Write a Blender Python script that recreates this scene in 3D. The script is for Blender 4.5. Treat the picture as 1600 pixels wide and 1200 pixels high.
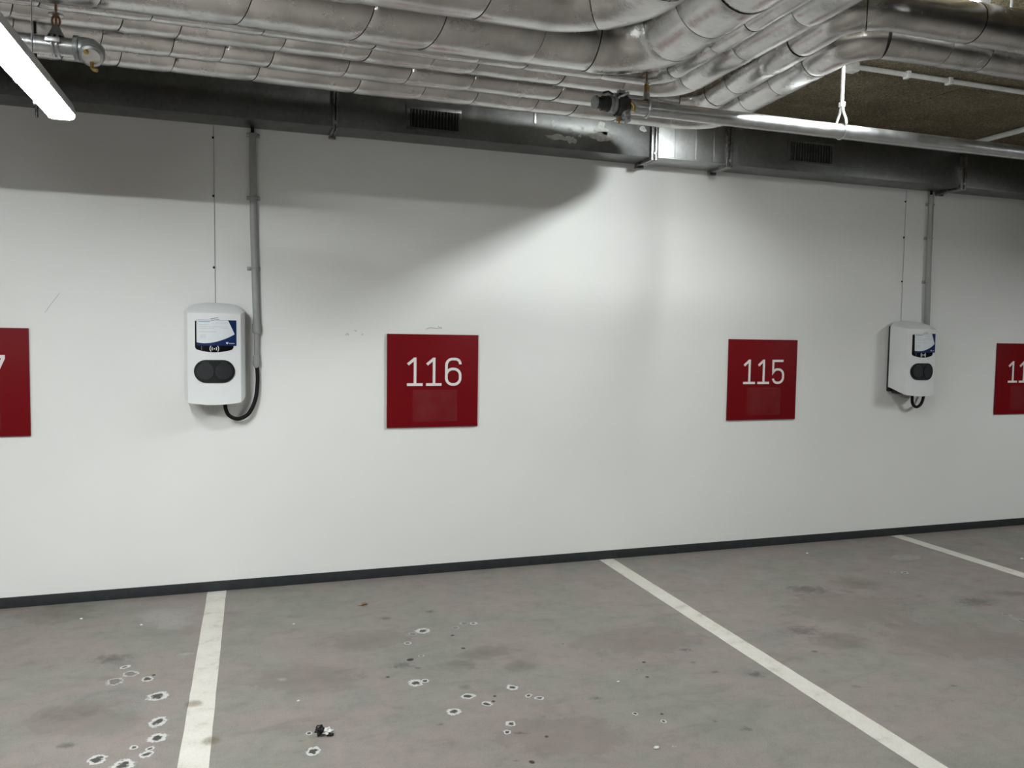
import bpy, bmesh, math, random
from mathutils import Vector, Matrix, noise

for o in list(bpy.data.objects):
    bpy.data.objects.remove(o)
scene = bpy.context.scene
COL = scene.collection

# ------------------------------------------------------------------ camera
cam_data = bpy.data.cameras.new('camera')
cam = bpy.data.objects.new('camera', cam_data)
COL.objects.link(cam)
right = Vector((0.94915657, -0.31445756, 0.01477336))
upv = Vector((0.00467285, 0.06099696, 0.99812701))
back = Vector((-0.31476972, -0.94730978, 0.05936508))
cm = Matrix((right, upv, back)).transposed().to_4x4()
cm.translation = Vector((-1.1143, -4.9853, 1.5604))
cam.matrix_world = cm
cam_data.sensor_width = 36.0
cam_data.lens = 36.0 * 1224.53 / 1600.0
cam_data.clip_start = 0.05
scene.camera = cam

# ------------------------------------------------------------------ world, exposure
world = bpy.data.worlds.new('world')
scene.world = world
world.use_nodes = True
world.node_tree.nodes['Background'].inputs[0].default_value = (0.5, 0.52, 0.55, 1)
world.node_tree.nodes['Background'].inputs[1].default_value = 0.0
vs = scene.view_settings
vs.view_transform = 'Standard'
vs.look = 'None'
vs.gamma = 1.0
vs.use_curve_mapping = False
vs.exposure = 0.4
# emission strength of the lamps
LAMPS = {'hang_left': 84.0, 'ceiling_short': 410.0, 'hang_right': 98.0, 'hang_far_left': 18.0, 'aisle_left': 262.0, 'fill_mid': 38.0, 'fill_back': 4.0}

# ------------------------------------------------------------------ material helpers
def new_mat(name):
    m = bpy.data.materials.new(name)
    m.use_nodes = True
    nt = m.node_tree
    b = nt.nodes['Principled BSDF']
    return m, nt, b

def node(nt, kind, **kw):
    n = nt.nodes.new(kind)
    for k, v in kw.items():
        if k.startswith('i_'):
            n.inputs[k[2:].replace('_', ' ')].default_value = v
        else:
            setattr(n, k, v)
    return n

def coords(nt, kind='Object', scale=None):
    t = nt.nodes.new('ShaderNodeTexCoord')
    out = t.outputs[kind]
    if scale:
        mp = nt.nodes.new('ShaderNodeMapping')
        mp.inputs['Scale'].default_value = scale
        nt.links.new(out, mp.inputs[0])
        out = mp.outputs[0]
    return out

def noise_tex(nt, vec, scale, detail=4, rough=0.55, dist=0.0):
    n = nt.nodes.new('ShaderNodeTexNoise')
    n.inputs['Scale'].default_value = scale
    n.inputs['Detail'].default_value = detail
    n.inputs['Roughness'].default_value = rough
    n.inputs['Distortion'].default_value = dist
    nt.links.new(vec, n.inputs['Vector'])
    return n.outputs['Fac']

def ramp(nt, fac, stops):
    r = nt.nodes.new('ShaderNodeValToRGB')
    el = r.color_ramp.elements
    while len(el) < len(stops):
        el.new(0.5)
    for e, (p, c) in zip(el, stops):
        e.position = p
        e.color = c if len(c) == 4 else (*c, 1)
    nt.links.new(fac, r.inputs[0])
    return r.outputs[0]

def mix_col(nt, fac, a, b, mode='MIX'):
    m = nt.nodes.new('ShaderNodeMix')
    m.data_type = 'RGBA'
    m.blend_type = mode
    for s, v in ((0, fac), (6, a), (7, b)):
        if isinstance(v, (int, float)):
            m.inputs[s].default_value = v
        elif isinstance(v, tuple):
            m.inputs[s].default_value = (*v, 1) if len(v) == 3 else v
        else:
            nt.links.new(v, m.inputs[s])
    return m.outputs[2]

def bump(nt, b, height, strength, dist=0.01, prev=None):
    n = nt.nodes.new('ShaderNodeBump')
    n.inputs['Strength'].default_value = strength
    n.inputs['Distance'].default_value = dist
    nt.links.new(height, n.inputs['Height'])
    if prev:
        nt.links.new(prev, n.inputs['Normal'])
    nt.links.new(n.outputs[0], b.inputs['Normal'])
    return n.outputs[0]

def simple(name, col, rough=0.5, metal=0.0, nscale=None, namt=0.12, bumps=0.0, spec=0.5):
    """plain material with a faint procedural variation"""
    m, nt, b = new_mat(name)
    b.inputs['Roughness'].default_value = rough
    b.inputs['Metallic'].default_value = metal
    b.inputs['Specular IOR Level'].default_value = spec
    v = coords(nt)
    f = noise_tex(nt, v, nscale or 14.0, 5)
    lo = tuple(c * (1 - namt) for c in col)
    hi = tuple(min(1, c * (1 + namt)) for c in col)
    nt.links.new(ramp(nt, f, [(0.3, lo), (0.7, hi)]), b.inputs['Base Color'])
    if bumps:
        bump(nt, b, noise_tex(nt, v, 120, 3), bumps, 0.004)
    return m

M = {}
# white painted wall: roller texture, faint marks
m, nt, b = new_mat('white_wall_paint'); v = coords(nt)
c = ramp(nt, noise_tex(nt, v, 0.9, 5), [(0.3, (0.80, 0.80, 0.785)), (0.7, (0.83, 0.83, 0.82))])
b.inputs['Roughness'].default_value = 0.55
b.inputs['Specular IOR Level'].default_value = 0.3
nt.links.new(c, b.inputs['Base Color'])
bump(nt, b, noise_tex(nt, v, 160, 3), 0.12, 0.002)
M['wall'] = m
M['concrete'] = simple('grey_concrete_paint', (0.34, 0.34, 0.33), 0.8, 0, 2.0, 0.15, 0.2)
M['skirt'] = simple('dark_skirting_paint', (0.022, 0.025, 0.028), 0.5, 0, 20, 0.2)

# floor: mottled grey coating
m, nt, b = new_mat('mottled_floor_coating'); v = coords(nt)
big = noise_tex(nt, v, 1.6, 6, 0.55, 0.4)
base = ramp(nt, big, [(0.32, (0.200, 0.200, 0.176)), (0.45, (0.222, 0.209, 0.190)), (0.56, (0.246, 0.207, 0.195)), (0.68, (0.205, 0.201, 0.184))])
v2 = coords(nt, 'Object', (1.0, 2.6, 1.0))
sm = ramp(nt, noise_tex(nt, v2, 3.2, 8, 0.68, 0.8), [(0.28, (0.72, 0.72, 0.72)), (0.46, (0.97, 0.97, 0.97)), (0.7, (1.05, 1.05, 1.05))])
base = mix_col(nt, 0.75, base, sm, 'MULTIPLY')
sp = ramp(nt, noise_tex(nt, v, 190, 2), [(0.30, (0.80, 0.80, 0.80)), (0.55, (1, 1, 1)), (0.75, (1.10, 1.10, 1.10))])
base = mix_col(nt, 0.8, base, sp, 'MULTIPLY')
md = ramp(nt, noise_tex(nt, v, 13, 5, 0.7, 0.5), [(0.3, (0.84, 0.84, 0.85)), (0.5, (1, 1, 1)), (0.72, (1.12, 1.09, 1.07))])
base = mix_col(nt, 0.7, base, md, 'MULTIPLY')
nt.links.new(base, b.inputs['Base Color'])
rr = ramp(nt, noise_tex(nt, v, 5, 4), [(0.3, (0.48,) * 3), (0.7, (0.66,) * 3)])
nt.links.new(rr, b.inputs['Roughness'])
b.inputs['Specular IOR Level'].default_value = 0.35
bump(nt, b, noise_tex(nt, v, 240, 2), 0.15, 0.002)
M['floor'] = m

# road paint
m, nt, b = new_mat('worn_white_line_paint'); v = coords(nt)
c = ramp(nt, noise_tex(nt, v, 9, 8, 0.7), [(0.30, (0.42, 0.395, 0.34)), (0.45, (0.57, 0.545, 0.50)), (0.7, (0.63, 0.605, 0.565))])
sp = ramp(nt, noise_tex(nt, v, 150, 2), [(0.3, (0.8, 0.8, 0.78)), (0.5, (1, 1, 1))])
nt.links.new(mix_col(nt, 0.6, c, sp, 'MULTIPLY'), b.inputs['Base Color'])
b.inputs['Roughness'].default_value = 0.6
M['line'] = m

# stains: radial attribute + noise
def stain_mat(name, inner, outer, r0, r1, a_in, a_out, soft, nscale, namp):
    m, nt, b = new_mat(name)
    at = node(nt, 'ShaderNodeAttribute', attribute_name='radial')
    v = coords(nt, 'Object')
    oi = nt.nodes.new('ShaderNodeObjectInfo')
    add = node(nt, 'ShaderNodeVectorMath', operation='ADD')
    nt.links.new(v, add.inputs[0]); nt.links.new(oi.outputs['Location'], add.inputs[1])
    n = noise_tex(nt, add.outputs[0], nscale, 5, 0.65)
    ma = node(nt, 'ShaderNodeMath', operation='MULTIPLY_ADD')
    nt.links.new(n, ma.inputs[0]); ma.inputs[1].default_value = namp
    sub = node(nt, 'ShaderNodeMath', operation='SUBTRACT')
    nt.links.new(at.outputs['Fac'], sub.inputs[0]); sub.inputs[1].default_value = namp * 0.5
    nt.links.new(sub.outputs[0], ma.inputs[2])
    r = ma.outputs[0]
    col = ramp(nt, r, [(max(0, r0 - soft), inner), (r0 + soft, outer)])
    al = ramp(nt, r, [(max(0, r0 - soft), (a_in,) * 3), (r0 + soft, (a_out,) * 3), (r1 - soft, (a_out,) * 3), (r1 + soft, (0, 0, 0))])
    nt.links.new(col, b.inputs['Base Color'])
    nt.links.new(al, b.inputs['Alpha'])
    b.inputs['Roughness'].default_value = 0.6
    return m
M['stR'] = stain_mat('lime_ring_stain', (0.055, 0.055, 0.052), (0.62, 0.61, 0.59), 0.36, 0.66, 0.85, 0.75, 0.07, 48, 1.0)
M['stF'] = stain_mat('faint_lime_ring_stain', (0.16, 0.16, 0.15), (0.58, 0.57, 0.55), 0.44, 0.64, 0.28, 0.6, 0.07, 48, 1.0)
M['stW'] = stain_mat('pale_lime_smear', (0.5, 0.49, 0.47), (0.5, 0.49, 0.47), 0.3, 0.55, 0.42, 0.22, 0.2, 28, 1.1)
M['stD'] = stain_mat('dark_tyre_smudge', (0.075, 0.072, 0.068), (0.10, 0.095, 0.09), 0.24, 0.46, 0.36, 0.10, 0.2, 34, 1.7)
M['stO'] = stain_mat('olive_oil_smudge', (0.12, 0.115, 0.085), (0.15, 0.145, 0.11), 0.30, 0.55, 0.26, 0.12, 0.25, 16, 1.2)
M['stP'] = stain_mat('reddish_dust_patch', (0.285, 0.235, 0.215), (0.285, 0.235, 0.215), 0.35, 0.6, 0.32, 0.18, 0.3, 9, 1.2)
M['stB'] = stain_mat('brown_drip_stain', (0.23, 0.18, 0.10), (0.25, 0.20, 0.12), 0.35, 0.65, 0.45, 0.3, 0.2, 30, 0.5)
M['stK'] = stain_mat('black_speck', (0.02, 0.02, 0.02), (0.03, 0.03, 0.03), 0.4, 0.7, 0.95, 0.9, 0.08, 60, 0.4)

# aluminium foil insulation
m, nt, b = new_mat('crinkled_foil'); v = coords(nt)
b.inputs['Metallic'].default_value = 1.0
c = ramp(nt, noise_tex(nt, v, 7, 4), [(0.3, (0.46, 0.455, 0.445)), (0.55, (0.62, 0.61, 0.60)), (0.75, (0.55, 0.52, 0.51))])
nt.links.new(c, b.inputs['Base Color'])
rr = ramp(nt, noise_tex(nt, v, 11, 5, 0.6), [(0.3, (0.18,) * 3), (0.7, (0.30,) * 3)])
nt.links.new(rr, b.inputs['Roughness'])
p = bump(nt, b, noise_tex(nt, v, 38, 3, 0.55, 0.3), 0.16, 0.004)
cr = nt.nodes.new('ShaderNodeTexNoise'); cr.noise_type = 'RIDGED_MULTIFRACTAL'; cr.inputs['Scale'].default_value = 24; cr.inputs['Detail'].default_value = 4
nt.links.new(v, cr.inputs['Vector'])
p = bump(nt, b, cr.outputs['Fac'], 0.32, 0.0022, p)
p = bump(nt, b, noise_tex(nt, coords(nt, 'Object', (2.6, 1.0, 1.0)), 42, 4, 0.65, 0.8), 0.13, 0.004, p)
p = bump(nt, b, noise_tex(nt, v, 190, 3, 0.7), 0.15, 0.0016, p)
M['foil'] = m
M['core'] = simple('black_pipe_core', (0.012, 0.012, 0.012), 0.7)

# galvanised sheet (spangle)
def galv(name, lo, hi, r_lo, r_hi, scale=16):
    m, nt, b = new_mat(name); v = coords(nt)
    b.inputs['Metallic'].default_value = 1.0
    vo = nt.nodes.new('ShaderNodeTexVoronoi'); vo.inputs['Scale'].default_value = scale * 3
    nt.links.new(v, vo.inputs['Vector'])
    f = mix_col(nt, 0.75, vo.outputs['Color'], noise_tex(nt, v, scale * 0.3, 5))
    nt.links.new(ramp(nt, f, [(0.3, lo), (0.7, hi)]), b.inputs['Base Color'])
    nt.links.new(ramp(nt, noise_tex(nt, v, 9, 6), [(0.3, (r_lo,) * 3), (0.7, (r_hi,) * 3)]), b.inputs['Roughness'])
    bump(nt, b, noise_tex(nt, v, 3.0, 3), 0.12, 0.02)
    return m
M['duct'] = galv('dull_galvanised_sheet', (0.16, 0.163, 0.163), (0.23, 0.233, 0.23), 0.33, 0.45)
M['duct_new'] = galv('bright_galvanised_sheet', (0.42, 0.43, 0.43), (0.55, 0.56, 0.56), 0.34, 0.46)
M['flange'] = galv('galvanised_flange', (0.22, 0.22, 0.22), (0.38, 0.38, 0.38), 0.22, 0.35)
M['zinc'] = galv('zinc_pipe', (0.50, 0.51, 0.52), (0.66, 0.67, 0.68), 0.28, 0.42, 9)
M['castgrey'] = simple('grey_cast_fitting', (0.33, 0.35, 0.35), 0.42, 0.6, 30, 0.25)
M['iron'] = simple('dark_cast_iron', (0.06, 0.06, 0.058), 0.4, 0.7, 30, 0.3)
M['brass'] = simple('brass', (0.62, 0.42, 0.13), 0.28, 1.0, 30, 0.15)
M['copper'] = simple('copper_coloured_bracket', (0.42, 0.24, 0.14), 0.35, 1.0, 30, 0.2)
M['grille'] = simple('dark_grille_slat', (0.05, 0.05, 0.05), 0.5, 0.4)
M['void'] = simple('black_inside', (0.006, 0.006, 0.006), 0.9)
M['residue'] = simple('pale_plaster_residue', (0.62, 0.62, 0.60), 0.9, 0, 40, 0.3, 0.3)
M['white_steel'] = simple('white_lacquered_steel', (0.72, 0.73, 0.72), 0.4, 0.0)
M['conduit'] = simple('grey_plastic_conduit', (0.33, 0.335, 0.33), 0.45, 0.0, 20, 0.06)
M['white_plastic'] = simple('glossy_white_plastic', (0.80, 0.81, 0.82), 0.28, 0, 6, 0.02)
M['black_plastic'] = simple('black_plastic', (0.012, 0.012, 0.013), 0.4)
M['anthracite'] = simple('anthracite_rubber', (0.011, 0.012, 0.014), 0.5, 0, 60, 0.15, spec=0.25)
M['anthracite2'] = simple('anthracite_cover', (0.022, 0.024, 0.027), 0.42, 0, 60, 0.12, spec=0.3)
M['cable'] = simple('black_cable', (0.006, 0.006, 0.006), 0.5, spec=0.2)
M['gloss_black'] = simple('glossy_black_panel', (0.004, 0.004, 0.005), 0.25, spec=0.25)
M['navy'] = simple('navy_print', (0.006, 0.022, 0.10), 0.45, 0, 30, 0.1, spec=0.2)
M['paper'] = simple('white_paper', (0.74, 0.77, 0.80), 0.45, 0, 20, 0.03)
M['print_grey'] = simple('grey_print', (0.50, 0.53, 0.57), 0.5)
M['print_blue'] = simple('pale_blue_print', (0.36, 0.50, 0.60), 0.5)
M['print_white'] = simple('white_print', (0.75, 0.77, 0.80), 0.5)
M['tape'] = simple('grey_tape', (0.30, 0.31, 0.31), 0.5)
M['red'] = simple('red_sign_panel', (0.165, 0.0030, 0.0060), 0.5, 0, 3, 0.05, spec=0.12)
M['sign_edge'] = simple('pale_sign_edge', (0.34, 0.12, 0.12), 0.5)
M['digit'] = simple('white_digit', (0.80, 0.77, 0.76), 0.5, 0, 20, 0.02)
M['lamp_body'] = simple('grey_lamp_body', (0.55, 0.56, 0.57), 0.4)
M['leaf'] = simple('dry_leaf', (0.23, 0.13, 0.06), 0.7, 0, 60, 0.3)
M['wrap_black'] = simple('black_wrapper', (0.010, 0.010, 0.013), 0.25, 0, 60, 0.3)
M['wrap_white'] = simple('white_wrapper', (0.62, 0.62, 0.60), 0.35, 0, 60, 0.15)
M['crumb'] = simple('white_crumb', (0.72, 0.72, 0.70), 0.7)
M['scuff'] = simple('grey_scuff', (0.52, 0.52, 0.51), 0.7, 0, 60, 0.15)

# clear pocket on the signs
m, nt, b = new_mat('clear_plastic_pocket'); v = coords(nt)
b.inputs['Base Color'].default_value = (0.40, 0.14, 0.15, 1)
b.inputs['Specular IOR Level'].default_value = 0.15
al = ramp(nt, noise_tex(nt, v, 9, 3), [(0.3, (0.02,) * 3), (0.75, (0.10,) * 3)])
nt.links.new(al, b.inputs['Alpha'])
b.inputs['Roughness'].default_value = 0.12
bump(nt, b, noise_tex(nt, v, 14, 3), 0.3, 0.01)
M['pocket'] = m

# wood wool ceiling boards
m, nt, b = new_mat('wood_wool_board')
v = coords(nt)
w1 = noise_tex(nt, v, 45, 6, 0.75, 2.5)
w2 = noise_tex(nt, coords(nt, 'Object', (1, 2.3, 1)), 95, 4, 0.7, 3.0)
f = mix_col(nt, 0.5, w1, w2)
pch = ramp(nt, noise_tex(nt, v, 2.5, 4), [(0.3, (0.7, 0.68, 0.62)), (0.7, (1.1, 1.08, 1.0))])
c = ramp(nt, f, [(0.40, (0.05, 0.042, 0.025)), (0.50, (0.27, 0.225, 0.145)), (0.58, (0.80, 0.70, 0.50))])
nt.links.new(mix_col(nt, 1.0, c, pch, 'MULTIPLY'), b.inputs['Base Color'])
b.inputs['Roughness'].default_value = 0.95
bump(nt, b, f, 1.0, 0.03)
M['woodwool'] = m

def emit_mat(name, strength, col=(0.955, 1.0, 0.985)):
    m, nt, b = new_mat(name)
    b.inputs['Base Color'].default_value = (0.8, 0.8, 0.8, 1)
    b.inputs['Emission Color'].default_value = (*col, 1)
    b.inputs['Emission Strength'].default_value = strength
    return m

# ------------------------------------------------------------------ object helpers
def mesh_obj(name, verts, faces, mat, parent=None, smooth=None, loc=None, mats=None, fmat=None):
    me = bpy.data.meshes.new(name)
    me.from_pydata([tuple(p) for p in verts], [], faces)
    me.update()
    o = bpy.data.objects.new(name, me)
    COL.objects.link(o)
    if mats:
        for mm in mats:
            me.materials.append(mm)
        for pl, k in zip(me.polygons, fmat):
            pl.material_index = k
    else:
        me.materials.append(mat)
    if smooth is not None:
        for pl in me.polygons:
            pl.use_smooth = True
        if smooth < 180:
            me.set_sharp_from_angle(angle=math.radians(smooth))
    if parent:
        o.parent = parent
    if loc is not None:
        o.location = loc
    return o

def bm_obj(name, bm, mat, parent=None, smooth=None, loc=None):
    bmesh.ops.recalc_face_normals(bm, faces=bm.faces)
    me = bpy.data.meshes.new(name)
    bm.to_mesh(me); bm.free()
    me.materials.append(mat)
    o = bpy.data.objects.new(name, me)
    COL.objects.link(o)
    if smooth is not None:
        for pl in me.polygons:
            pl.use_smooth = True
        if smooth < 180:
            me.set_sharp_from_angle(angle=math.radians(smooth))
    if parent:
        o.parent = parent
    if loc is not None:
        o.location = loc
    return o

def tag(o, label=None, cat=None, group=None, kind=None):
    if label: o['label'] = label
    if cat: o['category'] = cat
    if group: o['group'] = group
    if kind: o['kind'] = kind
    return o

def thing(name, loc, label, cat, group=None):
    o = bpy.data.objects.new(name, None)
    o.empty_display_size = 0.1
    COL.objects.link(o)
    o.location = loc
    return tag(o, label, cat, group)

def box(name, a, b, mat, parent=None, bev=0.0, loc=None):
    bm = bmesh.new()
    bmesh.ops.create_cube(bm, size=1.0)
    s = [abs(b[i] - a[i]) for i in range(3)]
    c = [(a[i] + b[i]) / 2 for i in range(3)]
    for vv in bm.verts:
        vv.co = Vector((vv.co.x * s[0] + c[0], vv.co.y * s[1] + c[1], vv.co.z * s[2] + c[2]))
    if bev:
        bmesh.ops.bevel(bm, geom=bm.edges[:], offset=bev, segments=2, affect='EDGES', profile=0.6)
    return bm_obj(name, bm, mat, parent, smooth=35 if bev else None, loc=loc)

def frames(pts):
    """rotation-minimising frames along a polyline"""
    n = len(pts)
    T = []
    for i in range(n):
        a = pts[max(0, i - 1)]; c = pts[min(n - 1, i + 1)]
        T.append((c - a).normalized())
    ref = Vector((0, 0, 1)) if abs(T[0].z) < 0.9 else Vector((0, 1, 0))
    u = (ref - T[0] * ref.dot(T[0])).normalized()
    out = []
    for t in T:
        u = (u - t * u.dot(t)).normalized()
        out.append((t, u, t.cross(u)))
    return out

def tube(name, pts, r, mat, parent=None, segs=16, radii=None, loc=None, smooth=50, cap=True):
    pts = [Vector(p) for p in pts]
    fr = frames(pts)
    V = []; F = []
    for i, (p, (t, u, w)) in enumerate(zip(pts, fr)):
        rad = radii[i] if radii else r
        for k in range(segs):
            a = 2 * math.pi * k / segs
            V.append(p + (u * math.cos(a) + w * math.sin(a)) * rad)
    for i in range(len(pts) - 1):
        for k in range(segs):
            k2 = (k + 1) % segs
            F.append((i * segs + k, i * segs + k2, (i + 1) * segs + k2, (i + 1) * segs + k))
    if cap:
        F.append(tuple(reversed(range(segs))))
        F.append(tuple((len(pts) - 1) * segs + k for k in range(segs)))
    return mesh_obj(name, V, F, mat, parent, smooth, loc)

def _lathe(name, ax, o, prof, mat, parent, segs, smooth):
    ref = Vector((0, 0, 1)) if abs(ax.z) < 0.9 else Vector((1, 0, 0))
    u = (ref - ax * ref.dot(ax)).normalized(); w = ax.cross(u)
    V = []; F = []
    for d, r in prof:
        for k in range(segs):
            a = 2 * math.pi * k / segs
            V.append(o + ax * d + (u * math.cos(a) + w * math.sin(a)) * max(r, 1e-4))
    for i in range(len(prof) - 1):
        for k in range(segs):
            k2 = (k + 1) % segs
            F.append((i * segs + k, i * segs + k2, (i + 1) * segs + k2, (i + 1) * segs + k))
    F.append(tuple(reversed(range(segs))))
    F.append(tuple((len(prof) - 1) * segs + k for k in range(segs)))
    return mesh_obj(name, V, F, mat, parent, smooth)

def arc(c, r, a0, a1, n):
    return [(c[0] + r * math.cos(math.radians(a0 + (a1 - a0) * i / n)), c[1] + r * math.sin(math.radians(a0 + (a1 - a0) * i / n))) for i in range(n + 1)]

def ribbon2d(pts, w, closed=False):
    """left/right offset outline of a 2D polyline with mitred joints"""
    n = len(pts); L = []; R = []
    for i in range(n):
        if closed:
            a = pts[(i - 1) % n]; c = pts[(i + 1) % n]
        else:
            a = pts[max(0, i - 1)]; c = pts[min(n - 1, i + 1)]
        p = pts[i]
        d1 = Vector((p[0] - a[0], p[1] - a[1])); d2 = Vector((c[0] - p[0], c[1] - p[1]))
        if d1.length < 1e-9: d1 = d2
        if d2.length < 1e-9: d2 = d1
        d1.normalize(); d2.normalize()
        n1 = Vector((-d1.y, d1.x)); n2 = Vector((-d2.y, d2.x))
        mm = (n1 + n2)
        if mm.length < 1e-6: mm = n1
        mm.normalize()
        k = w / 2 / max(0.4, mm.dot(n1))
        L.append((p[0] + mm.x * k, p[1] + mm.y * k)); R.append((p[0] - mm.x * k, p[1] - mm.y * k))
    return L, R

def strokes_obj(name, strokes, w, y0, y1, mat, parent, surf=None, loc=None):
    """flat strokes in the xz plane given as polylines, extruded from y0 to y1 (y1 towards the viewer)"""
    V = []; F = []
    for si, st in enumerate(strokes):
        L, R = ribbon2d(st, w)
        lift = (y1 - y0) * 0.12 * si      # crossing strokes do not share a plane
        n = len(st); b0 = len(V)
        for (q, yy) in ((L, y1 + lift), (R, y1 + lift), (L, y0), (R, y0)):
            for (x, z) in q:
                V.append((x, yy + (surf(x, z) if surf else 0), z))
        for i in range(n - 1):
            a = b0 + i
            F += [(a, a + n, a + n + 1, a + 1), (a, a + 1, a + 2 * n + 1, a + 2 * n), (a + n, a + 3 * n, a + 3 * n + 1, a + n + 1)]
        F += [(b0, b0 + 2 * n, b0 + 3 * n, b0 + n), (b0 + n - 1, b0 + 2 * n - 1, b0 + 4 * n - 1, b0 + 3 * n - 1)]
    o = mesh_obj(name, V, F, mat, parent, loc=loc)
    bm = bmesh.new(); bm.from_mesh(o.data); bmesh.ops.recalc_face_normals(bm, faces=bm.faces); bm.to_mesh(o.data); bm.free()
    return o

def patch(name, poly, t0, t1, mat, parent, surf=None, cuts=0, loc=None):
    """polygon in xz, extruded from y=-t0 to y=-t1, optionally following a curved front surf(x,z)"""
    bm = bmesh.new()
    vs_ = [bm.verts.new((x, 0, z)) for x, z in poly]
    f = bm.faces.new(vs_)
    if cuts:
        xs = [q[0] for q in poly]
        x0, x1 = min(xs), max(xs)
        for i in range(1, cuts + 1):
            xx = x0 + (x1 - x0) * i / (cuts + 1)
            bmesh.ops.bisect_plane(bm, geom=bm.verts[:] + bm.edges[:] + bm.faces[:], plane_co=(xx, 0, 0), plane_no=(1, 0, 0))
    r = bmesh.ops.extrude_face_region(bm, geom=bm.faces[:])
    top = {e for e in r['geom'] if isinstance(e, bmesh.types.BMVert)}
    for vv in bm.verts:
        d = surf(vv.co.x, vv.co.z) if surf else 0.0
        vv.co.y = d - (t1 if vv in top else t0)
    return bm_obj(name, bm, mat, parent, loc=loc)

# ================================================================== SETTING
X0, X1, Y0, H = -9.0, 12.0, -13.0, 3.12
floor = tag(box('floor', (X0, Y0, -0.2), (X1, 0, 0), M['floor']), 'grey stained epoxy garage floor with white bay lines', kind='structure')
tag(box('wall_back', (X0, 0, -0.2), (X1, 0.2, H + 0.3), M['wall']), 'white painted garage wall with numbered bays', kind='structure')
tag(box('wall_left', (X0 - 0.2, Y0, -0.2), (X0, 0.2, H + 0.3), M['concrete']), 'grey painted side wall of the garage', kind='structure')
tag(box('wall_right', (X1, Y0, -0.2), (X1 + 0.2, 0.2, H + 0.3), M['concrete']), 'grey painted side wall of the garage', kind='structure')
tag(box('wall_front', (X0, Y0 - 0.2, -0.2), (X1, Y0, H + 0.3), M['concrete']), 'grey painted far wall behind the aisle', kind='structure')
ceiling = tag(box('ceiling', (X0, Y0, H + 0.035), (X1, 0, H + 0.3), M['woodwool']), 'brown wood wool ceiling of the garage', kind='structure')
# individual ceiling boards
bw, bd = 2.0, 0.6
brd = box('ceiling_board', (0.003, 0.003, 0), (bw - 0.003, bd - 0.003, 0.034), M['woodwool'], ceiling, 0.004)
brd.location = (-4.0, -0.6, H)
rng = random.Random(3)
for j in range(8):
    for i in range(6):
        x = -4.0 + i * bw + (1.0 if j % 2 else 0.0); y = -0.6 - j * bd
        if i == 0 and j == 0:
            continue
        o = brd.copy(); COL.objects.link(o); o.parent = ceiling
        o.location = (x, y, H + rng.uniform(-0.0015, 0.0015))
tag(box('baseboard_back', (X0, -0.006, 0.0), (X1, 0, 0.062), M['skirt'], bev=0.002), 'dark painted skirting strip along the wall', kind='structure')

# painted bay lines (slightly uneven edges)
rng = random.Random(8)
for k, nm in enumerate(('white bay line below the nearer charger', 'white bay line between bays 116 and 115', 'white bay line below the far charger')):
    xc = -1.322 + 2.584 * k
    n = 60
    V = []; F = []
    for i in range(n + 1):
        y = -0.008 - 5.0 * i / n
        V += [(xc - 0.053 + rng.uniform(-0.0012, 0.0012), y, 0.0012), (xc + 0.053 + rng.uniform(-0.0012, 0.0012), y, 0.0012)]
    nt_ = len(V)
    V += [(x, y, 0.0) for x, y, z in V]
    for i in range(n):
        a = 2 * i
        F += [(a, a + 2, a + 3, a + 1), (a, a + nt_, a + nt_ + 2, a + 2), (a + 1, a + 3, a + nt_ + 3, a + nt_ + 1)]
    F += [(0, 1, nt_ + 1, nt_), (2 * n, nt_ + 2 * n, nt_ + 2 * n + 1, 2 * n + 1)]
    o = mesh_obj('painted_line', V, F, M['line'], floor)
    bm = bmesh.new(); bm.from_mesh(o.data); bmesh.ops.recalc_face_normals(bm, faces=bm.faces); bm.to_mesh(o.data); bm.free()
    o['label'] = nm

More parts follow.
